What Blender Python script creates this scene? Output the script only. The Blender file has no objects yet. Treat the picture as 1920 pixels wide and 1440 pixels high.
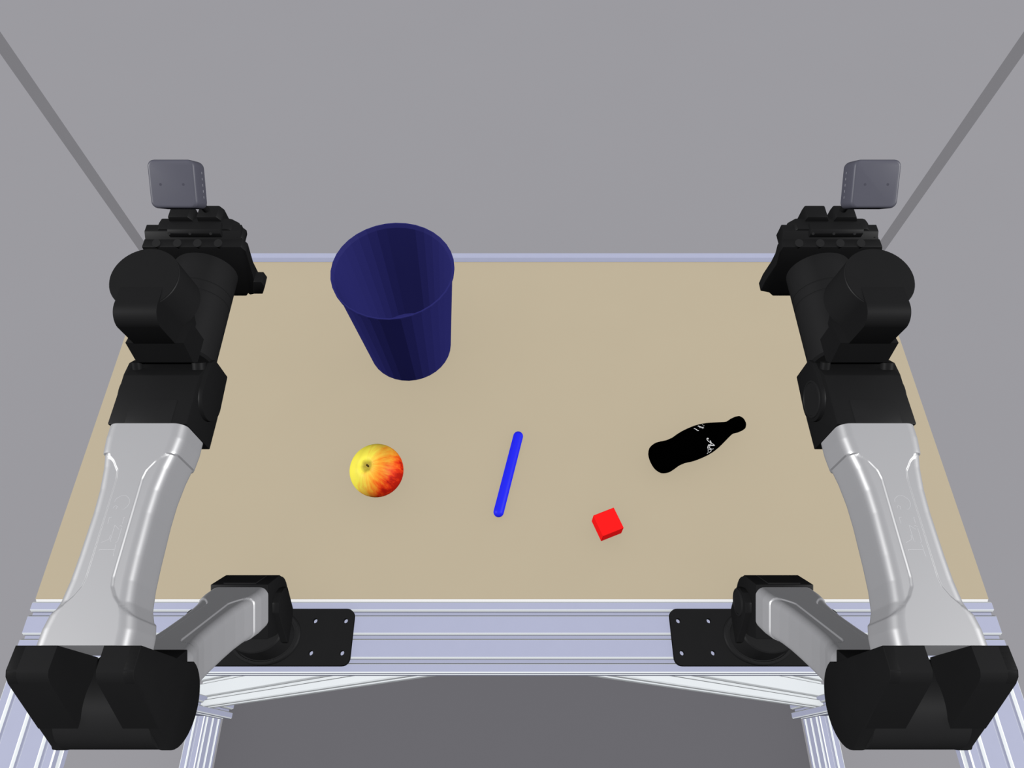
import bpy, bmesh, math
from mathutils import Vector, Matrix

scene = bpy.context.scene
COL = scene.collection

# ------------------------------------------------------------------ camera, world, suns, exposure
CAM_Z = 1.593
cam_data = bpy.data.cameras.new('camera')
cam_data.sensor_fit = 'HORIZONTAL'
cam_data.sensor_width = 36.0
cam_data.lens = 36.0 * 1280.0 / 1920.0
cam_data.clip_start = 0.01
cam = bpy.data.objects.new('camera', cam_data)
COL.objects.link(cam)
cam.location = (0, 0, CAM_Z)
cam.rotation_euler = (math.radians(30), 0, 0)      # looks 60 degrees down, towards +y
scene.camera = cam

world = bpy.data.worlds.new('world')
scene.world = world
world.use_nodes = True
bg = world.node_tree.nodes['Background']
bg.inputs['Color'].default_value = (0.97, 0.98, 1.0, 1)
bg.inputs['Strength'].default_value = 0.17

def sun(name, to_light, strength):
    d = bpy.data.lights.new(name, 'SUN')
    d.energy = strength
    d.angle = math.radians(3)
    d.use_shadow = False
    o = bpy.data.objects.new(name, d)
    COL.objects.link(o)
    o.rotation_euler = Vector(to_light).to_track_quat('Z', 'Y').to_euler()
    o.location = Vector(to_light) * 4
SUN = 2.86
sun('sun_left', (-0.86, -0.15, 0.48), SUN)
sun('sun_right', (0.86, -0.15, 0.48), SUN)
scene.cycles.max_bounces = 0

scene.view_settings.view_transform = 'Standard'
scene.view_settings.look = 'None'
scene.view_settings.exposure = 0.0
scene.view_settings.gamma = 1.0
scene.view_settings.use_curve_mapping = False

# ------------------------------------------------------------------ materials
def lin(h):
    v = [int(h[i:i + 2], 16) / 255 for i in (0, 2, 4)]
    return [c / 12.92 if c <= 0.04045 else ((c + 0.055) / 1.055) ** 2.4 for c in v]

def material(name, hexcol, rough=0.6, spec=0.3, gain=1.0, vary=0.02, scale=30.0, metallic=0.0, bump=0.0):
    m = bpy.data.materials.new(name)
    m.use_nodes = True
    nt = m.node_tree
    b = nt.nodes['Principled BSDF']
    c = [min(1.0, x * gain) for x in lin(hexcol)]
    tc = nt.nodes.new('ShaderNodeTexCoord')
    nz = nt.nodes.new('ShaderNodeTexNoise')
    nz.inputs['Scale'].default_value = scale
    nz.inputs['Detail'].default_value = 3
    ramp = nt.nodes.new('ShaderNodeValToRGB')
    ramp.color_ramp.elements[0].position = 0.3
    ramp.color_ramp.elements[1].position = 0.7
    ramp.color_ramp.elements[0].color = [x * (1 - vary) for x in c] + [1]
    ramp.color_ramp.elements[1].color = [min(1, x * (1 + vary)) for x in c] + [1]
    nt.links.new(tc.outputs['Object'], nz.inputs['Vector'])
    nt.links.new(nz.outputs['Fac'], ramp.inputs['Fac'])
    nt.links.new(ramp.outputs['Color'], b.inputs['Base Color'])
    b.inputs['Roughness'].default_value = rough
    b.inputs['Specular IOR Level'].default_value = spec
    b.inputs['Metallic'].default_value = metallic
    if bump:
        bp = nt.nodes.new('ShaderNodeBump')
        bp.inputs['Strength'].default_value = bump
        bp.inputs['Distance'].default_value = 0.0005
        nt.links.new(nz.outputs['Fac'], bp.inputs['Height'])
        nt.links.new(bp.outputs['Normal'], b.inputs['Normal'])
    return m

M = {
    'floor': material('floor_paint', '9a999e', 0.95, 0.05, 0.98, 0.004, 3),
    'floor_area': material('floor_area_grey', '6c6b70', 0.95, 0.05, 0.98, 0.004, 8),
    'table': material('table_laminate', 'bfb299', 0.9, 0.05, 0.98, 0.006, 12),
    'edge': material('lit_edge_white', 'ffffff', 0.5, 0.4, 1.0, 0.0, 12),  # brightness of the lit table edge, put in as white colour
    'alu': material('anodised_aluminium', 'b6bad4', 0.45, 0.3, 0.95, 0.008, 60),
    'alu_lit': material('lit_aluminium', 'f6fbff', 0.45, 1.0, 1.0, 0.0, 60),  # paler copy of the aluminium, light painted into the colour
    'post': material('grey_post_paint', '7b7a7e', 0.9, 0.05, 1.45, 0.01, 20),
    'black': material('black_plastic', '202021', 0.5, 0.12, 0.78, 0.03, 40),
    'drum': material('black_motor_shell', '262627', 0.5, 0.12, 0.82, 0.03, 40),
    'white': material('white_arm_shell', 'b2b2b6', 0.43, 1.0, 1.0, 0.004, 30),
    'mark': material('engraved_line', 'd6d6da', 0.4, 0.3, 1.0, 0.0, 30),
    'camgrey': material('camera_grey_metal', '5a5a66', 0.45, 0.3, 0.95, 0.01, 60),
    'camdark': material('camera_dark_screw', '464652', 0.6, 0.2, 1.0, 0.01, 60),
    'camvent': material('camera_vent_pale', '9a9aa2', 0.6, 0.2, 1.0, 0.0, 60),  # pale grey of the vent slits
    'blue': material('blue_bin_plastic', '29296a', 0.6, 0.1, 1.0, 0.01, 20),
    'stick': material('blue_stick_plastic', '2428f4', 0.5, 0.15, 1.0, 0.01, 20),
    'red': material('red_block_paint', 'ff1a1a', 0.7, 0.1, 1.0, 0.01, 20),
    'bottle': material('black_bottle', '020202', 0.9, 0.0, 0.3, 0.0, 20),
    'script': material('white_bottle_script', 'ffffff', 0.8, 0.1, 1.0, 0.0, 20),
}

M['white'].node_tree.nodes['Principled BSDF'].inputs['IOR'].default_value = 2.3

# ------------------------------------------------------------------ mesh helpers
def finish(o, label=None, cat=None, group=None, kind=None):
    if label: o['label'] = label
    if cat: o['category'] = cat
    if group: o['group'] = group
    if kind: o['kind'] = kind
    return o

def empty(name, loc):
    o = bpy.data.objects.new(name, None)
    o.empty_display_size = 0.05
    o.location = loc
    COL.objects.link(o)
    return o

class MB:
    """collects several closed pieces into one mesh object"""
    def __init__(self): self.v, self.f, self.mi = [], [], []
    def add(self, verts, faces, mi=0):
        n = len(self.v)
        self.v += [tuple(p) for p in verts]
        for i, f in enumerate(faces):
            self.f.append([k + n for k in f])
            self.mi.append(mi[i] if isinstance(mi, list) else mi)
        return self
    def box(self, x0, x1, y0, y1, z0, z1, mi=0):
        v = [(x0, y0, z0), (x1, y0, z0), (x1, y1, z0), (x0, y1, z0), (x0, y0, z1), (x1, y0, z1), (x1, y1, z1), (x0, y1, z1)]
        return self.add(v, [(0, 3, 2, 1), (4, 5, 6, 7), (0, 1, 5, 4), (1, 2, 6, 5), (2, 3, 7, 6), (3, 0, 4, 7)], mi)
    def prism(self, poly, a0, a1, axis='x', mi=0):
        """poly in the two other axes (x: yz, y: xz, z: xy)"""
        def P(p, a):
            return (a, p[0], p[1]) if axis == 'x' else (p[0], a, p[1]) if axis == 'y' else (p[0], p[1], a)
        n = len(poly)
        v = [P(p, a0) for p in poly] + [P(p, a1) for p in poly]
        f = [list(range(n))[::-1], [n + i for i in range(n)]] + [[i, (i + 1) % n, n + (i + 1) % n, n + i] for i in range(n)]
        return self.add(v, f, mi)
    def tube(self, p0, p1, r0, r1=None, n=40, mi=0):
        r1 = r0 if r1 is None else r1
        p0, p1 = Vector(p0), Vector(p1)
        d = (p1 - p0).normalized()
        a = d.orthogonal().normalized(); b = d.cross(a)
        v = []
        for p, r in ((p0, r0), (p1, r1)):
            v += [p + (a * math.cos(2 * math.pi * i / n) + b * math.sin(2 * math.pi * i / n)) * r for i in range(n)]
        f = [list(range(n))[::-1], [n + i for i in range(n)]] + [[i, (i + 1) % n, n + (i + 1) % n, n + i] for i in range(n)]
        return self.add(v, f, mi)
    def lathe(self, o, d, prof, n=40, mi=0):
        """prof: (distance along d, radius); closed when the first or last radius is 0"""
        o, d = Vector(o), Vector(d).normalized()
        a = d.orthogonal().normalized(); b = d.cross(a)
        v, f = [], []
        for t, r in prof:
            v += [o + d * t + (a * math.cos(2 * math.pi * i / n) + b * math.sin(2 * math.pi * i / n)) * r for i in range(n)]
        for k in range(len(prof) - 1):
            f += [[k * n + i, k * n + (i + 1) % n, (k + 1) * n + (i + 1) % n, (k + 1) * n + i] for i in range(n)]
        f.append(list(range(n))[::-1]); f.append([(len(prof) - 1) * n + i for i in range(n)])
        return self.add(v, f, mi)
    def build(self, name, mats, parent=None, smooth=30, bevel=0.0, seg=2, off=None, loc=None):
        me = bpy.data.meshes.new(name)
        v = self.v
        if off: v = [(p[0] - off[0], p[1] - off[1], p[2] - off[2]) for p in v]
        me.from_pydata(v, [], self.f)
        for p, mi in zip(me.polygons, self.mi): p.material_index = mi
        bm = bmesh.new(); bm.from_mesh(me)
        bmesh.ops.remove_doubles(bm, verts=bm.verts, dist=1e-7)
        bmesh.ops.recalc_face_normals(bm, faces=bm.faces)
        if bevel:
            es = [e for e in bm.edges if len(e.link_faces) == 2 and e.calc_face_angle(0) > math.radians(28)]
            bmesh.ops.bevel(bm, geom=es, offset=bevel, segments=seg, affect='EDGES', profile=0.5, clamp_overlap=True)
        bm.to_mesh(me); bm.free()
        for m in (mats if isinstance(mats, (list, tuple)) else [mats]): me.materials.append(M[m] if isinstance(m, str) else m)
        if smooth:
            for p in me.polygons: p.use_smooth = True
            me.set_sharp_from_angle(angle=math.radians(smooth))
        o = bpy.data.objects.new(name, me)
        COL.objects.link(o)
        o.parent = parent
        if loc: o.location = loc
        return o

def interp(tab, x):
    if x <= tab[0][0]: return tab[0][1]
    for (a, fa), (b, fb) in zip(tab, tab[1:]):
        if x <= b: return fa + (fb - fa) * (x - a) / (b - a)
    return tab[-1][1]

def smoothstep(a, b, x):
    t = max(0.0, min(1.0, (x - a) / (b - a)))
    return t * t * (3 - 2 * t)

def arc(cx, cy, r, a0, a1, n):
    return [(cx + r * math.cos(math.radians(a0 + (a1 - a0) * i / n)), cy + r * math.sin(math.radians(a0 + (a1 - a0) * i / n))) for i in range(n + 1)]

# ------------------------------------------------------------------ setting: floor
ZT = 0.643
floor = MB().box(-6, 6, -4, 8, -0.05, 0.0).build('floor', 'floor', smooth=0)
finish(floor, kind='structure', label='plain grey floor around the workbench')

# thin dark grey box on the floor between the floor rails
floor_area = MB().box(-0.605, 0.605, -0.24, 0.79, 0.0005, 0.006).build('dark_floor_area', 'floor_area', smooth=0, bevel=0.001, off=(0, 0.275, 0), loc=(0, 0.275, 0))
finish(floor_area, 'flat dark grey area on the floor under the workbench', 'floor_area')

# ------------------------------------------------------------------ workbench of slotted aluminium profiles
PITCH = 0.03
def tslot(nw, nh):
    """outline of a slotted profile, nw by nh cells, with material index for each edge"""
    o, ch, dp, cc = 0.0078, 0.0007, 0.0085, 0.0016
    pts, mi = [], []  # second material gives slot walls and chamfers a painted lit tone
    W, H = nw * PITCH, nh * PITCH
    for side in range(4):
        n, Ln = (nw, W) if side % 2 == 0 else (nh, H)
        base = {0: ((0, 0), (1, 0), (0, 1)), 1: ((W, 0), (0, 1), (-1, 0)), 2: ((W, H), (-1, 0), (0, -1)), 3: ((0, H), (0, -1), (1, 0))}[side]
        (bx, by), (ux, uy), (ix, iy) = base
        P = lambda t, d: (bx + ux * t + ix * d, by + uy * t + iy * d)
        pts.append(P(cc, 0)); mi.append(0)
        for k in range(n):
            c = (k + 0.5) * PITCH
            w = 0.0024
            for t, d, m in ((c - o / 2 - ch, 0, 1), (c - o / 2, ch, 1), (c - w, 0.0042, 0), (c - w, dp, 0), (c + w, dp, 0), (c + w, 0.0042, 1), (c + o / 2, ch, 1), (c + o / 2 + ch, 0, 0)):
                pts.append(P(t, d)); mi.append(m)
        pts.append(P(Ln - cc, 0)); mi.append(1)
    return pts, mi

def profile_bar(name, nw, nh, origin, A, B, L, length, parent, off, mats=('alu', 'alu_lit')):
    pts, mi = tslot(nw, nh)
    origin, A, B, L = (Vector(q) for q in (origin, A, B, L))
    n = len(pts)
    v = [origin + A * p[0] + B * p[1] for p in pts] + [origin + A * p[0] + B * p[1] + L * length for p in pts]
    f = [list(range(n)), [n + i for i in range(n)]] + [[i, (i + 1) % n, n + (i + 1) % n, n + i] for i in range(n)]
    return MB().add(v, f, [0, 0] + mi).build(name, list(mats), parent, smooth=0, off=off)

BENCH = (0, 0.46, 0)
bench = empty('workbench', BENCH)
finish(bench, 'tan topped workbench on a frame of slotted pale blue aluminium profiles', 'workbench')
top = MB().box(-0.648, 0.648, 0.2108, 0.8008, 0.632, ZT).build('tabletop', 'table', bench, smooth=0, off=BENCH)
top['label'] = 'tan laminate tabletop'
band = MB().prism([(0.2107, 0.632), (0.2107, 0.6429), (0.2078, 0.6400), (0.2078, 0.632)], -0.6474, 0.6474).build('lit_edge', 'edge', top, smooth=0, off=BENCH)  # added white strip that paints the front edge as lit
band['label'] = 'front edge of the tabletop, painted white as lit'
profile_bar('front_beam', 3, 1, (-0.6505, 0.1175, 0.613), (0, 1, 0), (0, 0, 1), (1, 0, 0), 1.301, bench, BENCH)
for s in (-1, 1):
    x0 = -0.6505 if s < 0 else 0.5605
    profile_bar('side_rail', 3, 1, (x0, 0.1170, 0.613), (1, 0, 0), (0, 0, 1), (0, -1, 0), 0.36, bench, BENCH)
    x0 = -0.640 if s < 0 else 0.610
    profile_bar('floor_rail', 1, 3, (x0, 0.1070, 0.0), (1, 0, 0), (0, 0, 1), (0, -1, 0), 0.35, bench, BENCH)
    x0 = -0.6465 if s < 0 else 0.5865
    profile_bar('leg', 2, 1, (x0, 0.1075, 0.0), (1, 0, 0), (0, 1, 0), (0, 0, 1), 0.6125, bench, BENCH)
    profile_bar('leg', 2, 1, (x0, -0.243 + 0.0, 0.0905), (1, 0, 0), (0, 1, 0), (0, 0, 1), 0.522, bench, BENCH)
    profile_bar('leg', 2, 1, (x0, 0.770, 0.0), (1, 0, 0), (0, 1, 0), (0, 0, 1), 0.6315, bench, BENCH)
    profile_bar('long_rail', 1, 3, (-0.640 if s < 0 else 0.610, 0.138, 0.54), (1, 0, 0), (0, 0, 1), (0, 1, 0), 0.631, bench, BENCH)
    # diagonal brace from the beam down to the leg, its lit tone painted in
    q = math.sqrt(0.5)
    pts, mi = tslot(3, 1)
    o0, A_, B_, L_ = Vector((s * 0.138, 0.1180, 0.6129)), Vector((0, 1, 0)), Vector((s * q, 0, q)), Vector((s * q, 0, -q))
    o0 = o0 - B_ * PITCH
    ring = [o0 + A_ * p[0] + B_ * p[1] for p in pts]
    v = [p + L_ * ((p.z - 0.6129) / q) for p in ring] + [p + L_ * ((0.6120 - abs(p.x)) / q) for p in ring]
    n = len(pts)
    b = MB().add(v, [list(range(n)), [n + k for k in range(n)]] + [[k, (k + 1) % n, n + (k + 1) % n, n + k] for k in range(n)], [0, 0] + mi).build('corner_brace', ['alu_lit', 'alu_lit'], bench, smooth=0, off=BENCH)
    b['label'] = 'diagonal brace in a painted lit tone'
    # upright post behind the tabletop corner
    px, py, h = s * 0.669, 0.8324, 0.0078
    dn = Vector((-px, -py, 0)).normalized(); tn = Vector((-dn.y, dn.x, 0))
    c = Vector((px, py, 0))
    v = [c + tn * a * h + dn * e * h + Vector((0, 0, z)) for z in (0, 1.95) for a, e in ((-1, -1), (1, -1), (1, 1), (-1, 1))]
    p = MB().add(v, [(0, 1, 2, 3), (4, 5, 6, 7), (0, 1, 5, 4), (1, 2, 6, 5), (2, 3, 7, 6), (3, 0, 4, 7)]).build('upright_post', 'post', bench, smooth=0, off=BENCH)
    p['label'] = 'slim dark grey upright post'
lip = MB().prism([(0.8012, 0.600), (0.8012, 0.643), (0.8055, 0.6490), (0.8158, 0.6490), (0.8158, 0.600)], -0.655, 0.655).build('back_rail', 'alu', bench, smooth=0, off=BENCH)
lip['label'] = 'low aluminium rail along the back edge'

# ------------------------------------------------------------------ robot arm (built once, copied)
ABASE = (0.0, 0.161, ZT)        # base point in arm coordinates (x is sideways from the arm's own plane)

def link_shell(name, parent, length, frame, hw, gtab, s_lo, s_hi, thick):
    """white arm shell: rounded section swept along s with a shallow recess wrapping each flank.
       frame(x, s, n) gives a point; n = 0 is the broad face"""
    r = 0.0098
    NT = 80
    stations = [length * i / 220 for i in range(221)]
    v, f = [], []
    for s in stations:
        w = interp(hw, s)
        fl = w - r
        ring = []
        top = [(-fl + 2 * fl * i / NT, 0.0, 0.0, 1.0) for i in range(NT + 1)]
        ring += top
        for i in range(1, 9):
            a = math.radians(90 - 90 * i / 8)
            ring.append((fl + r * math.cos(a), -r + r * math.sin(a), math.cos(a), math.sin(a)))
        for i in range(1, 7): ring.append((w, -r - (thick - 2 * r) * i / 6, 1.0, 0.0))
        for i in range(1, 9):
            a = math.radians(-90 * i / 8)
            ring.append((fl + r * math.cos(a), -thick + r + r * math.sin(a), math.cos(a), math.sin(a)))
        for i in range(1, NT + 1): ring.append((fl - 2 * fl * i / NT, -thick, 0.0, -1.0))
        for i in range(1, 9):
            a = math.radians(-90 - 90 * i / 8)
            ring.append((-fl + r * math.cos(a), -thick + r + r * math.sin(a), math.cos(a), math.sin(a)))
        for i in range(1, 7): ring.append((-w, -thick + r + (thick - 2 * r) * i / 6, -1.0, 0.0))
        for i in range(1, 8):
            a = math.radians(180 - 90 * i / 8)
            ring.append((-fl + r * math.cos(a), -r + r * math.sin(a), math.cos(a), math.sin(a)))
        g = interp(gtab, s)
        inside = smoothstep(s_lo - 0.0008, s_lo + 0.0012, s) * (1 - smoothstep(s_hi - 0.0012, s_hi + 0.0008, s))
        for x, n, nx, nn in ring:
            k = 0.0014 * inside * smoothstep(0.0, 0.0017, abs(x) - g)
            v.append(frame(x - nx * k, s, n - nn * k))
    m = len(v) // len(stations)
    for j in range(len(stations) - 1):
        f += [[j * m + i, j * m + (i + 1) % m, (j + 1) * m + (i + 1) % m, (j + 1) * m + i] for i in range(m)]
    f.append(list(range(m))); f.append([(len(stations) - 1) * m + i for i in range(m)])
    return MB().add(v, f).build(name, 'white', parent, smooth=40, off=ABASE)

MARKS = [[(-0.006, 0.1981), (-0.0056, 0.2004), (-0.0039, 0.2021), (-0.0015, 0.2036), (0.0019, 0.2036), (0.0044, 0.2017), (0.006, 0.1999), (0.0066, 0.1972), (0.0057, 0.1943), (0.0036, 0.1918), (0.0019, 0.1918)],
         [(-0.0057, 0.1925), (-0.0052, 0.1941), (-0.004, 0.1948), (-0.0025, 0.194), (-0.0031, 0.1915)],
         [(-0.0045, 0.1847), (-0.0064, 0.1847), (-0.0062, 0.1795)], [(0.0065, 0.1847), (0.0055, 0.1847), (0.0057, 0.1797)],
         [(0.0, 0.1782), (0.0, 0.173), (0.0, 0.1651), (0.001, 0.1647)], [(0.0003, 0.178), (0.0044, 0.1747)],
         [(0.004, 0.1773), (0.005, 0.178), (0.0064, 0.1769)], [(-0.0068, 0.1637), (-0.0014, 0.1664), (-0.001, 0.17)],
         [(0.0062, 0.1756), (0.0061, 0.1649), (0.0047, 0.1635)], [(0.0058, 0.1583), (0.0054, 0.1623)],
         [(-0.0064, 0.1569), (-0.0066, 0.1581), (0.0054, 0.1581), (0.006, 0.1527)]]

def ribbon(mb, pts, w, up, lift, thick=0.00012):
    """thin raised line through 3D points"""
    pts = [Vector(p) for p in pts]
    for a, b in zip(pts, pts[1:]):
        ua = Vector(up)
        d = (b - a)
        if d.length < 1e-6: continue
        sdir = d.normalized().cross(ua).normalized() * w / 2
        lo, hi = ua * (lift - thick), ua * lift
        e = d.normalized() * w * 0.3
        v = [a - e - sdir + lo, b + e - sdir + lo, b + e + sdir + lo, a - e + sdir + lo, a - e - sdir + hi, b + e - sdir + hi, b + e + sdir + hi, a - e + sdir + hi]
        mb.add(v, [(0, 3, 2, 1), (4, 5, 6, 7), (0, 1, 5, 4), (1, 2, 6, 5), (2, 3, 7, 6), (3, 0, 4, 7)])

def build_arm():
    root = empty('robot_arm', (0, 0, 0))
    P = lambda mb, name, mats='black', parent=root, **k: mb.build(name, mats, parent, off=ABASE, **k)
    # base plate with eight through holes: strips between round holes, made by boolean-free tiling
    x1, y0, y1, z0, z1 = 0.1125, 0.1253, 0.1967, ZT, ZT + 0.007
    plate = P(plate_mesh(x1, y0, y1, z0, z1), 'base_plate', bevel=0.0)
    colm = (MB().lathe((0, 0.161, z1), (0, 0, 1), [(0, 0.046), (0.006, 0.046), (0.008, 0.0445), (0.008, 0.041), (0.006, 0.040), (0.006, 0.0385), (0.030, 0.0375), (0.044, 0.035), (0.046, 0.033)], 56))
    colm.v = [(p[0], 0.161 + (p[1] - 0.161) * 0.78, p[2]) for p in colm.v]
    P(colm, 'base_column', 'drum')
    for k in range(8):
        a = math.radians(22 + 45 * k)
        c = Vector((0.0425 * math.cos(a), 0.161 + 0.78 * 0.0425 * math.sin(a), z1 + 0.004))
        P(MB().tube(c, c + Vector((0, 0, 0.005)), 0.0017, n=10), 'base_screw', 'drum')
    # shoulder yoke: two cheeks rising from the column
    prof = [(0.1885, 0.694), (0.2070, 0.729), (0.2030, 0.740), (0.1950, 0.749), (0.1816, 0.7535), (0.1713, 0.7475), (0.1460, 0.700), (0.1460, 0.690), (0.1800, 0.690)]
    for a, b in ((-0.0435, -0.0355), (0.0355, 0.0435)): P(MB().prism(prof, a, b), 'yoke_cheek', bevel=0.0015)
    P(MB().lathe((-0.0435, 0.188, 0.729), (-1, 0, 0), [(0, 0.0165), (0.0016, 0.0165), (0.0022, 0.0155), (0.0022, 0.0140), (0.0012, 0.0135), (0.0012, 0.001)], 36), 'shoulder_axle_cap', 'drum')
    sh = [(0.1984, 0.7747), (0.1424, 0.7424), (0.1500, 0.7180)] + arc(0.186, 0.722, 0.0345, 200, 375, 18) + [(0.2194, 0.7368)]
    P(MB().prism(sh, -0.034, 0.034), 'shoulder_bracket', bevel=0.0012)
    win = MB()
    d = Vector((0, -0.5, 0.866)); nn = Vector((0, 0.866, 0.5)); o = Vector((0, 0.2, 0.7746))
    a = [o + Vector((x, 0, 0)) + d * s + nn * n for x, s, n in ((-0.019, -0.038, -0.0015), (0.019, -0.038, -0.0015), (0.019, -0.0008, 0.0003), (-0.019, -0.0008, 0.0003), (-0.019, -0.040, -0.004), (0.019, -0.040, -0.004), (0.019, -0.0015, -0.004), (-0.019, -0.0015, -0.004))]
    win.add(a, [(0, 1, 2, 3), (4, 5, 6, 7), (0, 1, 5, 4), (1, 2, 6, 5), (2, 3, 7, 6), (3, 0, 4, 7)])
    P(win, 'shoulder_cover', 'drum')
    # upper arm, leaning back 30 degrees
    hwU = [(0, 0.0342), (0.022, 0.0342), (0.040, 0.0318), (0.055, 0.0290), (0.075, 0.0270), (0.10, 0.0263), (0.13, 0.0264), (0.15, 0.0272), (0.165, 0.0290), (0.180, 0.0325), (0.19, 0.0342), (0.2005, 0.0342)]
    gU = [(0.034, 0.050), (0.0355, 0.034), (0.039, 0.0255), (0.046, 0.0185), (0.053, 0.0140), (0.060, 0.0108), (0.165, 0.0108), (0.170, 0.0125), (0.172, 0.0160), (0.176, 0.026), (0.179, 0.05)]
    fr = lambda x, s, n: o + Vector((x, 0, 0)) + d * s + nn * (n - 0.0045)
    link_shell('upper_arm', root, 0.2005, fr, hwU, gU, 0.036, 0.177, 0.049)
    # clevis block at the top of the upper arm
    blk = MB()
    q = [fr(x, s, n) for s in (0.2005, 0.236) for x, n in ((-0.0342, 0.0042), (0.0342, 0.0042), (0.0342, -0.0500), (-0.0342, -0.0500))]
    blk.add(q, [(0, 1, 2, 3), (4, 5, 6, 7), (0, 1, 5, 4), (1, 2, 6, 5), (2, 3, 7, 6), (3, 0, 4, 7)])
    P(blk, 'elbow_block', bevel=0.001)
    # elbow bracket: cheeks, thick tabs, drum
    full = [(0.0856, 0.968), (0.0856, 1.0550), (0.0680, 1.0565), (0.0640, 1.0545), (0.0600, 1.0495), (0.0220, 0.9730)] + arc(0.0540, 0.9660, 0.0345, 172, 348, 18)
    tab = [(0.0856, 0.997), (0.0856, 1.0550), (0.0680, 1.0565), (0.0640, 1.0545), (0.0600, 1.0495), (0.0335, 0.997)]
    for a, b in ((-0.0470, -0.0385), (0.0385, 0.0470)): P(MB().prism(full, a, b), 'elbow_cheek', smooth=25, bevel=0.0006)
    for a, b in ((-0.0468, -0.0157), (0.0191, 0.0468)): P(MB().prism(tab, a, b), 'elbow_tab', smooth=25)
    P(MB().tube((-0.0384, 0.054, 0.966), (0.0384, 0.054, 0.966), 0.0340, n=64), 'elbow_drum', 'drum')
    # forearm, level
    Y0 = 0.0857
    hwF = [(y - Y0, w) for y, w in ((0.0857, 0.0362), (0.098, 0.0356), (0.108, 0.0335), (0.118, 0.0296), (0.1345, 0.0276), (0.155, 0.0268), (0.19, 0.0264), (0.21, 0.0272), (0.23, 0.0297), (0.245, 0.0330), (0.258, 0.0345), (0.2708, 0.0345))]
    gF = [(y - Y0, g) for y, g in ((0.0995, 0.050), (0.1056, 0.0356), (0.1156, 0.0206), (0.122, 0.0150), (0.1292, 0.0110), (0.1364, 0.0098), (0.219, 0.0100), (0.2265, 0.0115), (0.2352, 0.0172), (0.2423, 0.0250), (0.2455, 0.05))]
    ff = lambda x, s, n: Vector((x, Y0 + s, 1.0547 + n))
    fore = link_shell('forearm', root, 0.2708 - Y0, ff, hwF, gF, 0.1020 - Y0, 0.2455 - Y0, 0.049)
    mk = MB()
    for pl in MARKS: ribbon(mk, [(x, y, 1.0547) for x, y in pl], 0.00020, (0, 0, 1), 0.00008)
    e = P(mk, 'engraved_lettering', 'mark', fore, smooth=0)
    e['kind'] = 'stuff'
    e['label'] = 'faint engraved lettering outlines'
    # wrist bracket
    wp = [(0.2712, 0.998), (0.2712, 1.0525), (0.3215, 1.0525), (0.3292, 1.0478), (0.3450, 1.0360), (0.3450, 1.0000), (0.3045, 0.997)]
    P(MB().prism(wp, -0.0350, 0.0350), 'wrist_bracket', bevel=0.001)
    chk = [(0.3470, 1.0060), (0.3470, 1.0380), (0.3400, 1.0440), (0.3260, 1.0465)] + arc(0.3110, 1.0255, 0.0215, 75, 272, 20)
    for a, b in ((-0.0390, -0.0350), (0.0350, 0.0390)): P(MB().prism(chk, a, b), 'wrist_cheek', smooth=30, bevel=0.0005)
    P(MB().prism([(-0.0192, 0.2714), (0.0216, 0.2714), (0.0216, 0.2950), (-0.0192, 0.2950)], 1.0520, 1.0540, 'z'), 'wrist_cover', 'drum', bevel=0.0004)
    P(MB().lathe((-0.0390, 0.3110, 1.0255), (-1, 0, 0), [(0, 0.0180), (0.0008, 0.0180), (0.0012, 0.0172), (0.0012, 0.0160), (0.0005, 0.0155), (0.0005, 0.001)], 32), 'wrist_axle_cap', 'drum')
    P(MB().tube((0.0290, 0.3330, 1.0440), (0.0290, 0.3380, 1.0480), 0.0062, n=20), 'wrist_stop', 'black')
    P(MB().tube((-0.0290, 0.3330, 1.0440), (-0.0290, 0.3380, 1.0490), 0.0045, n=16), 'wrist_stop', 'black')
    # wrist motor with its strap-shaped mount
    mount = [(0.392, 1.1195), (0.3540, 1.1200)] + arc(0.3530, 1.1050, 0.0150, 95, 178, 10) + [(0.3400, 1.0775), (0.3470, 1.0480), (0.3760, 1.0480), (0.3920, 1.0700)]
    P(MB().prism(mount, -0.0187, 0.0187), 'motor_mount')
    P(MB().prism([(0.3405, 1.0777), (0.3350, 1.0530), (0.3380, 1.0450), (0.3660, 1.0450), (0.3660, 1.0720)], -0.0262, 0.0262), 'mount_foot')
    ph = math.radians(7); ax = Vector((0, -math.sin(ph), math.cos(ph))); c = Vector((0, 0.3805, 1.1203))
    mot = MB().lathe(c - ax * 0.050, ax, [(0, 0.026), (0.006, 0.0305), (0.0494, 0.0305), (0.050, 0.0300)], 64)
    P(mot, 'wrist_motor', 'drum')
    P(MB().tube(c, c + ax * 0.0006, 0.0298, n=64), 'motor_cap', 'black')
    # roll motor along the arm
    rz, rr = 1.0270, 0.0315
    P(MB().lathe((0, 0.350, rz), (0, 1, 0), [(0, 0.0290), (0.002, rr), (0.068, rr), (0.0685, rr - 0.0006), (0.0695, rr - 0.0006), (0.070, rr), (0.080, rr), (0.0805, rr - 0.0005), (0.0812, rr - 0.0005), (0.0815, rr), (0.1145, rr)], 56), 'roll_motor', 'drum')
    # gripper body
    gp = [(-0.050, 1.067), (0.0500, 1.067), (0.0530, 1.060), (0.0478, 1.023), (0.0464, 1.0146), (0.0395, 0.9900), (0.0330, 0.9878), (0.0319, 0.9905), (0.0287, 0.9860), (-0.034, 0.986), (-0.040, 0.992), (-0.0505, 0.995), (-0.0510, 1.0112), (-0.0480, 1.040), (-0.0510, 1.058)]
    P(MB().prism(gp, 0.463, 0.474, 'y'), 'gripper_plate', bevel=0.0012)
    P(MB().box(-0.042, 0.042, 0.474, 0.486, 0.998, 1.0555), 'gripper_body', bevel=0.0012)
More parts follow.
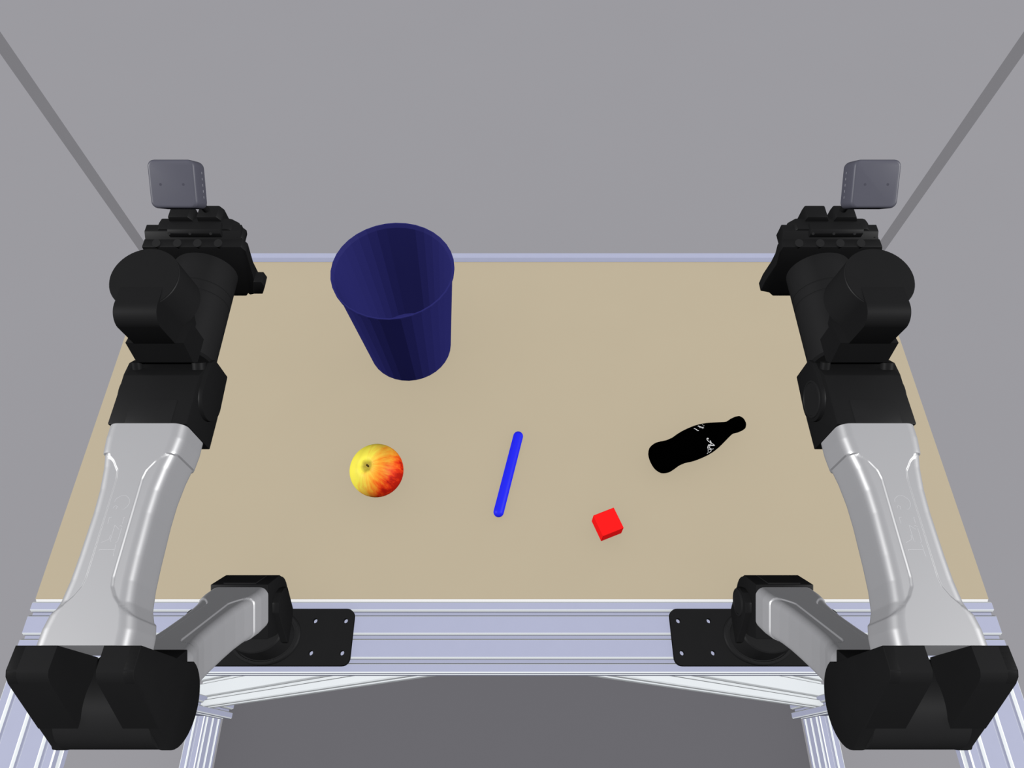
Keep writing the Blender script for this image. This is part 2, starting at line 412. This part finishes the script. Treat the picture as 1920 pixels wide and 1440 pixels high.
    rail = MB().prism([(0.4700, 1.0565), (0.4700, 1.0640), (0.4750, 1.0690), (0.4790, 1.0724), (0.4880, 1.0724), (0.4880, 1.0565)], -0.0490, 0.0480)
    P(rail, 'gripper_rail', bevel=0.0006)
    car = MB().prism([(0.4735, 1.0690), (0.4735, 1.0750), (0.4765, 1.0778), (0.4860, 1.0778), (0.4860, 1.0690)], -0.0230, 0.0300)
    P(car, 'rail_carriage', bevel=0.0008)
    for x in (-0.0345, -0.0133, 0.0069, 0.0277):
        b = P(MB().tube((x, 0.4690, 1.0600), (x, 0.4655, 1.0700), 0.0042, n=20), 'bolt', 'drum')
    for x in (-0.0210, -0.0001, 0.0207):
        P(MB().tube((x, 0.4735, 1.0748), (x, 0.4728, 1.0756), 0.0014, n=12), 'small_screw', 'drum')
    bar = [(-0.0340, 1.0746), (0.0345, 1.0746), (0.0375, 1.0735), (0.0430, 1.0680), (0.0430, 1.0560), (-0.0400, 1.0560), (-0.0400, 1.0680)]
    P(MB().prism(bar, 0.4800, 0.4945, 'y'), 'finger_rail', bevel=0.0008)
    for a in (-1, 1):
        fx = sorted((a * 0.0045, a * 0.0245))
        P(MB().prism([(fx[0], 1.0812), (fx[1], 1.0812), (fx[1] + 0.0035, 1.0755), (fx[1] + 0.0035, 1.0600), (fx[0] - 0.0010, 1.0600), (fx[0] - 0.0010, 1.0755)], 0.4900, 0.5060, 'y'), 'finger_block', bevel=0.0012)
    P(MB().prism([(0.0360, 1.0580), (0.0490, 1.0580), (0.0505, 1.0640), (0.0485, 1.0680), (0.0440, 1.0690), (0.0360, 1.0660)], 0.4740, 0.4880, 'y'), 'rail_end', bevel=0.001)
    knob = MB().prism([(0.0460, 1.0146), (0.0545, 1.0146), (0.0558, 1.0061), (0.0495, 0.9938), (0.0395, 0.9938)], 0.4600, 0.4740, 'y')
    P(knob, 'knob', bevel=0.0006)
    # wrist camera on its stalk
    P(MB().tube((0.0130, 0.5000, 1.0780), (0.0112, 0.4890, 1.1240), 0.0034, n=16), 'camera_stalk', bevel=0.0)
    N = Vector((0, -0.665, 0.747)).normalized(); T = Vector((0, 0.747, 0.665)).normalized(); X = Vector((1, 0, 0))
    fc = Vector((0.0112, 0.4718, 1.1427))
    hb = 0.0216
    v = [fc + X * a * hb + T * b * hb - N * d_ for d_ in (0.023, 0.0) for a, b in ((-1, -1), (1, -1), (1, 1), (-1, 1))]
    camb = camera_box(v, root)
    for x in (-0.0105, 0.0104):
        p = fc + X * x - T * 0.0005
        c_ = MB().tube(p - N * 0.001, p + N * 0.00012, 0.0012, n=16).build('screw', 'camdark', camb, off=ABASE)
    vents = MB()
    for s in (-1, 1):
        for k in range(5):
            p = fc + X * s * (hb - 0.00002) + T * (-0.011 + 0.0055 * k) - N * 0.0150
            a, b, h = T * 0.0011, N * 0.0003, X * s * 0.00015
            vv = [p + a * i + b * j + h * k2 for k2 in (-1, 1) for i, j in ((-1, -1), (1, -1), (1, 1), (-1, 1))]
            vents.add(vv, [(0, 1, 2, 3), (4, 5, 6, 7), (0, 1, 5, 4), (1, 2, 6, 5), (2, 3, 7, 6), (3, 0, 4, 7)])
    vents.build('vent_slots', 'camvent', camb, smooth=0, off=ABASE)['kind'] = 'stuff'
    return root

def camera_box(v, root):
    me = bpy.data.meshes.new('wrist_camera')
    me.from_pydata([p - Vector(ABASE) for p in v], [], [(0, 3, 2, 1), (4, 5, 6, 7), (0, 1, 5, 4), (1, 2, 6, 5), (2, 3, 7, 6), (3, 0, 4, 7)])
    bm = bmesh.new(); bm.from_mesh(me)
    bmesh.ops.recalc_face_normals(bm, faces=bm.faces)
    bm.edges.ensure_lookup_table(); bm.verts.ensure_lookup_table()
    cor = [e for e in bm.edges if {e.verts[0].index, e.verts[1].index} in ({0, 4}, {1, 5}, {2, 6}, {3, 7})]
    bmesh.ops.bevel(bm, geom=cor, offset=0.0062, segments=6, affect='EDGES', profile=0.5)
    rest = [e for e in bm.edges if len(e.link_faces) == 2 and e.calc_face_angle(0) > math.radians(60)]
    bmesh.ops.bevel(bm, geom=rest, offset=0.0026, segments=4, affect='EDGES', profile=0.5)
    bm.to_mesh(me); bm.free()
    me.materials.append(M['camgrey'])
    for p in me.polygons: p.use_smooth = True
    me.set_sharp_from_angle(angle=math.radians(40))
    o = bpy.data.objects.new('wrist_camera', me); COL.objects.link(o); o.parent = root
    o['label'] = 'slate grey rounded camera box'
    return o

def plate_mesh(x1, y0, y1, z0, z1):
    """rounded plate with eight round through holes"""
    hx, hy = (-0.1018, -0.0613, 0.0613, 0.1018), (0.1410, 0.1812)
    r, n, R = 0.0030, 16, 0.010
    xs = [-x1, -0.0815, -0.04, 0.04, 0.0815, x1]
    ys = [y0, 0.161, y1]
    mb = MB()
    def cell(xa, xb, ya, yb, hole):
        # outline of the cell (rounded where it is a plate corner), sampled at n angles seen from the hole
        cx, cy = hole
        angs = [2 * math.pi * i / (n * 2) for i in range(n * 2)]
        for X_ in (xa, xb):
            for Y_ in (ya, yb): angs.append(math.atan2(Y_ - cy, X_ - cx) % (2 * math.pi))
        angs = sorted(set(round(a, 6) for a in angs))
        out, inn = [], []
        for a in angs:
            dx, dy = math.cos(a), math.sin(a)
            t = min((xb - cx) / dx if dx > 1e-9 else 9, (xa - cx) / dx if dx < -1e-9 else 9, (yb - cy) / dy if dy > 1e-9 else 9, (ya - cy) / dy if dy < -1e-9 else 9)
            px, py = cx + dx * t, cy + dy * t
            for sx in (-1, 1):
                for sy, ye in ((-1, y0), (1, y1)):
                    qx, qy = sx * (x1 - R), ye - sy * R
                    if (px - qx) * sx > 0 and (py - qy) * sy > 0:
                        l = math.hypot(px - qx, py - qy); px, py = qx + (px - qx) * R / l, qy + (py - qy) * R / l
            out.append((px, py)); inn.append((cx + r * dx, cy + r * dy))
        m = len(out)
        v = [(p[0], p[1], z) for z in (z0, z1) for p in out] + [(p[0], p[1], z) for z in (z0, z1) for p in inn]
        f = []
        for i in range(m):
            j = (i + 1) % m
            f += [[m + i, m + j, 3 * m + j, 3 * m + i], [j, i, 2 * m + i, 2 * m + j], [2 * m + i, 2 * m + j, 3 * m + j, 3 * m + i], [i, j, m + j, m + i]]
        mb.add(v, f)
    for yi in (0, 1):
        for k, (xa, xb) in enumerate(((xs[0], xs[1]), (xs[1], xs[2]), (xs[3], xs[4]), (xs[4], xs[5]))):
            cell(xa, xb, ys[yi], ys[yi + 1], (hx[k], hy[yi]))
    mb.box(xs[2], xs[3], y0, y1, z0, z1)
    return mb

def copy_tree(o, parent=None):
    c = o.copy(); COL.objects.link(c); c.parent = parent
    for ch in list(o.children): copy_tree(ch, c)
    return c

arm = build_arm()
arm2 = copy_tree(arm)
arm.location = (-0.323, 0.161, ZT + 0.0)
arm2.location = (0.323, 0.161, ZT + 0.0)
finish(arm, 'white and black jointed robot arm on the front beam, beside the blue bin', 'robot arm', 'robot arms on the front beam')
finish(arm2, 'white and black jointed robot arm on the front beam, beside the black bottle', 'robot arm', 'robot arms on the front beam')

# ------------------------------------------------------------------ blue bin
def build_bin():
    n = 36
    prof = [(0.0000, 0.0001), (0.0000, 0.0650), (0.0015, 0.0665), (0.194, 0.0838), (0.1942, 0.0866), (0.1990, 0.0870), (0.2000, 0.0866), (0.2000, 0.0852), (0.1940, 0.0826), (0.006, 0.0640), (0.004, 0.0001)]
    v, f = [], []
    off = math.radians(2)
    for z, r in prof: v += [(r * math.cos(off + 2 * math.pi * i / n), r * math.sin(off + 2 * math.pi * i / n), z) for i in range(n)]
    for k in range(len(prof) - 1):
        f += [[k * n + i, k * n + (i + 1) % n, (k + 1) * n + (i + 1) % n, (k + 1) * n + i] for i in range(n)]
    mb = MB().add(v, f)
    o = mb.build('waste_bin', 'blue', None, smooth=0)
    o.location = (-0.168, 0.620, ZT)
    finish(o, 'tall dark blue tapered plastic bin standing open on the tabletop', 'bin')
build_bin()

# ------------------------------------------------------------------ apple
def build_apple():
    R = 0.0375
    c = Vector((-0.1946, 0.3833, ZT + R))
    V = (Vector((0, 0, CAM_Z)) - c).normalized()
    r_ = Vector((1, 0, 0)); r_ = (r_ - V * r_.dot(V)).normalized(); u_ = V.cross(r_)
    ax = (r_ * -0.42 + u_ * 0.20 + V * 0.885).normalized()
    e1 = ax.orthogonal().normalized(); e2 = ax.cross(e1)
    root = empty('apple', (c.x, c.y, ZT))
    n, prof = 56, []
    for i in range(1, 40):
        th = math.pi * i / 40
        rad = R * (1.0 + 0.02 * math.sin(th) ** 2)
        t = rad * math.cos(th); q = rad * math.sin(th)
        t -= 0.011 * math.exp(-(th / 0.20) ** 2) * (1 if th < 1 else 0)
        t += 0.006 * math.exp(-((math.pi - th) / 0.25) ** 2)
        prof.append((t, q))
    v, f = [], []
    for t, q in prof:
        for i in range(n):
            a = 2 * math.pi * i / n
            w = 1 + 0.012 * math.sin(5 * a + 0.6) * smoothstep(0.2, 1, abs(t) / R)
            v.append(ax * t * w + (e1 * math.cos(a) + e2 * math.sin(a)) * q + Vector((0, 0, R)))
    for k in range(len(prof) - 1): f += [[k * n + i, k * n + (i + 1) % n, (k + 1) * n + (i + 1) % n, (k + 1) * n + i] for i in range(n)]
    f.append(list(range(n))); f.append([(len(prof) - 1) * n + i for i in range(n)])
    zmin = min(p[2] for p in v)
    v = [(p[0], p[1], p[2] - zmin) for p in v]
    m = bpy.data.materials.new('apple_skin'); m.use_nodes = True
    nt = m.node_tree; b = nt.nodes['Principled BSDF']; L = nt.links.new
    def N(t, **kw):
        x = nt.nodes.new(t)
        for k, val in kw.items(): setattr(x, k, val)
        return x
    def vec(op, a, b_=None):
        x = N('ShaderNodeVectorMath', operation=op); L(a, x.inputs[0])
        if b_ is not None:
            if isinstance(b_, (tuple, Vector)): x.inputs[1].default_value = tuple(b_)
            else: L(b_, x.inputs[1])
        return x
    def mth(op, a, b_=None):
        x = N('ShaderNodeMath', operation=op)
        for i, q in enumerate((a, b_)):
            if q is None: continue
            if isinstance(q, (int, float)): x.inputs[i].default_value = q
            else: L(q, x.inputs[i])
        return x.outputs[0]
    tc = N('ShaderNodeTexCoord')
    cen = vec('SUBTRACT', tc.outputs['Object'], (0, 0, R)).outputs[0]
    nrm = vec('NORMALIZE', cen).outputs[0]
    blush = (r_ * 0.72 - u_ * 0.50 + V * 0.05).normalized()
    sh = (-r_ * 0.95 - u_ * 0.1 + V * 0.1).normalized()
    dr = vec('DOT_PRODUCT', nrm, blush).outputs['Value']
    da = vec('DOT_PRODUCT', nrm, ax).outputs['Value']
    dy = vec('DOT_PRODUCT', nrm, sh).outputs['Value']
    # streaks: noise that varies round the stem and only slowly along the meridian
    eq = vec('SUBTRACT', nrm, None)
    sc = N('ShaderNodeVectorMath', operation='SCALE'); sc.inputs[0].default_value = tuple(ax); L(da, sc.inputs['Scale'])
    L(sc.outputs[0], eq.inputs[1])
    en = vec('NORMALIZE', eq.outputs[0]).outputs[0]
    sc2 = N('ShaderNodeVectorMath', operation='SCALE'); sc2.inputs[0].default_value = tuple(ax); L(mth('MULTIPLY', da, 0.35), sc2.inputs['Scale'])
    sv = vec('ADD', en, sc2.outputs[0]).outputs[0]
    ns = N('ShaderNodeTexNoise'); ns.inputs['Scale'].default_value = 7; ns.inputs['Detail'].default_value = 6; ns.inputs['Roughness'].default_value = 0.65
    L(sv, ns.inputs['Vector'])
    nb = N('ShaderNodeTexNoise'); nb.inputs['Scale'].default_value = 60; nb.inputs['Detail'].default_value = 4
    L(cen, nb.inputs['Vector'])
    val = mth('ADD', mth('MULTIPLY', dr, 0.55), 0.50)
    val = mth('ADD', val, mth('MULTIPLY', mth('SUBTRACT', ns.outputs['Fac'], 0.5), 0.75))
    val = mth('ADD', val, mth('MULTIPLY', mth('SUBTRACT', nb.outputs['Fac'], 0.5), 0.45))
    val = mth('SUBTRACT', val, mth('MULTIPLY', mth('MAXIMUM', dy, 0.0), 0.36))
    ramp = N('ShaderNodeValToRGB'); L(val, ramp.inputs['Fac'])
    el = ramp.color_ramp.elements
    el[0].position = 0.08; el[0].color = (1.0, 0.88, 0.09, 1)
    el[1].position = 1.0; el[1].color = (0.50, 0.012, 0.004, 1)
    for pos, col in ((0.30, (1.0, 0.62, 0.07, 1)), (0.54, (1.0, 0.36, 0.030, 1)), (0.74, (0.97, 0.13, 0.012, 1)), (0.87, (0.85, 0.04, 0.006, 1))):
        x = el.new(pos); x.color = col
    # russet in the stem hollow
    mixn = N('ShaderNodeMix', data_type='RGBA'); mixn.inputs['B'].default_value = (0.34, 0.22, 0.035, 1)
    rs = N('ShaderNodeMapRange'); rs.inputs['From Min'].default_value = 0.965; rs.inputs['From Max'].default_value = 0.995
    L(mth('ADD', da, mth('MULTIPLY', mth('SUBTRACT', nb.outputs['Fac'], 0.5), 0.06)), rs.inputs['Value'])
    L(mth('MULTIPLY', rs.outputs[0], 0.75), mixn.inputs['Factor'])
    L(ramp.outputs['Color'], mixn.inputs['A'])
    L(mixn.outputs['Result'], b.inputs['Base Color'])
    b.inputs['Roughness'].default_value = 0.55; b.inputs['Specular IOR Level'].default_value = 0.15
    MB().add(v, f).build('apple_flesh', m, root, smooth=60)
    p0 = Vector((0, 0, R - zmin)) + ax * (R - 0.0125)
    p1 = p0 + ax * 0.009 + e1 * 0.001
    m2 = material('apple_stem_brown', '4a3a16', 0.8, 0.1, 1.0, 0.1, 200)
    M['stem'] = m2
    MB().tube(p0, p1, 0.0012, 0.0015, n=10).build('stem', 'stem', root)
    finish(root, 'yellow and red streaked apple lying on the tabletop', 'apple')
build_apple()

# ------------------------------------------------------------------ blue stick (capsule)
def build_stick():
    r = 0.0075
    a, b = Vector((0.0094, 0.452, 0)), Vector((-0.0192, 0.3315, 0))
    mid = (a + b) / 2; L = (b - a).length
    prof = [(r - r * math.cos(math.radians(i * 11.25)), max(1e-4, r * math.sin(math.radians(i * 11.25)))) for i in range(0, 9)]
    prof += [(L + r + r * math.sin(math.radians(i * 11.25)), max(1e-4, r * math.cos(math.radians(i * 11.25)))) for i in range(0, 9)]
    d = (b - a).normalized()
    o = MB().lathe(a - mid - d * r + Vector((0, 0, r)), d, prof, 32).build('stick', 'stick', None, smooth=60)
    o.location = (mid.x, mid.y, ZT)
    finish(o, 'bright blue round-ended stick lying on the tabletop', 'stick')
build_stick()

# ------------------------------------------------------------------ red block
blk = MB().box(-0.0161, 0.0161, -0.0161, 0.0161, 0, 0.0245).build('red_block', 'red', None, smooth=0, bevel=0.0008)
blk.location = (0.1353, 0.3116, ZT)
blk.rotation_euler = (0, 0, math.radians(21.6))
finish(blk, 'small bright red square block on the tabletop', 'block')

# ------------------------------------------------------------------ black bottle lying on its side
STROKES = [([(0.0735, 0.901), (0.0739, 1.003), (0.0743, 1.055)], 0.00094), ([(0.0743, 1.055), (0.0744, 1.127), (0.0741, 1.198)], 0.00102), ([(0.0751, 1.222), (0.0756, 1.234)], 0.00077), ([(0.0818, 0.809), (0.0825, 0.942), (0.0832, 1.025)], 0.00162), ([(0.0816, 1.002), (0.0806, 1.075)], 0.00068), ([(0.083, 1.039), (0.0848, 1.117), (0.0855, 1.182)], 0.00068), ([(0.0839, 1.096), (0.0826, 1.185)], 0.0006), ([(0.0892, 0.805), (0.0891, 0.835)], 0.00068), ([(0.0869, 1.017), (0.088, 0.982), (0.0893, 0.995)], 0.00043), ([(0.0791, 1.974), (0.08, 1.901), (0.0816, 1.918), (0.0817, 1.978)], 0.00077), ([(0.0791, 1.974), (0.0803, 2.101), (0.0817, 2.184), (0.0835, 2.227)], 0.0006), ([(0.0832, 2.112), (0.0838, 2.192), (0.0838, 2.254), (0.0823, 2.347)], 0.00085), ([(0.0837, 2.271), (0.0862, 2.394), (0.0884, 2.519)], 0.0006), ([(0.0884, 2.541), (0.0848, 2.457), (0.0808, 2.368), (0.0791, 2.306)], 0.00128), ([(0.0791, 2.306), (0.0773, 2.376), (0.0763, 2.483)], 0.00085), ([(0.0795, 2.396), (0.0805, 2.468)], 0.00051), ([(0.0769, 2.495), (0.0765, 2.692), (0.0768, 2.886)], 0.00051), ([(0.0768, 2.886), (0.0749, 2.926)], 0.00051), ([(0.0785, 2.46), (0.0802, 2.581), (0.0811, 2.699), (0.0824, 2.841)], 0.00068), ([(0.0788, 2.621), (0.082, 2.684), (0.0845, 2.75)], 0.00111), ([(0.0859, 2.763), (0.0864, 2.786)], 0.00068), ([(0.0825, 2.873), (0.08, 2.868), (0.0794, 2.927)], 0.0006)]
def build_bottle():
    prof = [(0, 0.016), (0.003, 0.0205), (0.008, 0.0226), (0.014, 0.0237), (0.022, 0.0226), (0.031, 0.0207), (0.042, 0.0207), (0.052, 0.0228), (0.060, 0.0238), (0.070, 0.0242), (0.080, 0.0240), (0.09, 0.0228), (0.1, 0.0205), (0.11, 0.0172), (0.12, 0.0137), (0.128, 0.011), (0.132, 0.0103)]
    cap = [(0.132, 0.0103), (0.136, 0.0108), (0.140, 0.0116), (0.148, 0.0117), (0.153, 0.0106), (0.1555, 0.0080)]
    # smooth the body outline
    fine = []
    for i in range(67):
        t = 0.132 * i / 66
        fine.append((t, (interp(prof, t - 0.0015) + 2 * interp(prof, t) + interp(prof, t + 0.0015)) / 4 if i not in (0, 66) else interp(prof, t)))
    an = math.radians(24.6)
    d = Vector((math.cos(an), math.sin(an), 0)); e1 = Vector((-d.y, d.x, 0)); up = Vector((0, 0, 1))
    zc = 0.0242
    root = empty('bottle', (0.2088 + d.x * 0.07, 0.4035 + d.y * 0.07, ZT))
    o = -d * 0.07 + up * zc
    body = MB().lathe(o, d, fine, 48).build('bottle_body', 'bottle', root, smooth=50)
    MB().lathe(o, d, cap, 32).build('bottle_cap', 'bottle', root, smooth=40)
    mb = MB()
    for pts, w in STROKES:
        p3, nn = [], []
        for t, a in pts:
            n_ = e1 * math.cos(a) + up * math.sin(a)
            p3.append(o + d * t + n_ * interp(prof, t)); nn.append(n_)
        for i in range(len(p3) - 1):
            ribbon(mb, [p3[i], p3[i + 1]], w, (nn[i] + nn[i + 1]).normalized(), 0.00022, 0.0004)
    s = mb.build('script_lettering', 'script', body, smooth=0)
    s['kind'] = 'stuff'
    s['label'] = 'fragments of white script lettering'
    finish(root, 'black contoured bottle with white script marks lying on its side', 'bottle')
build_bottle()
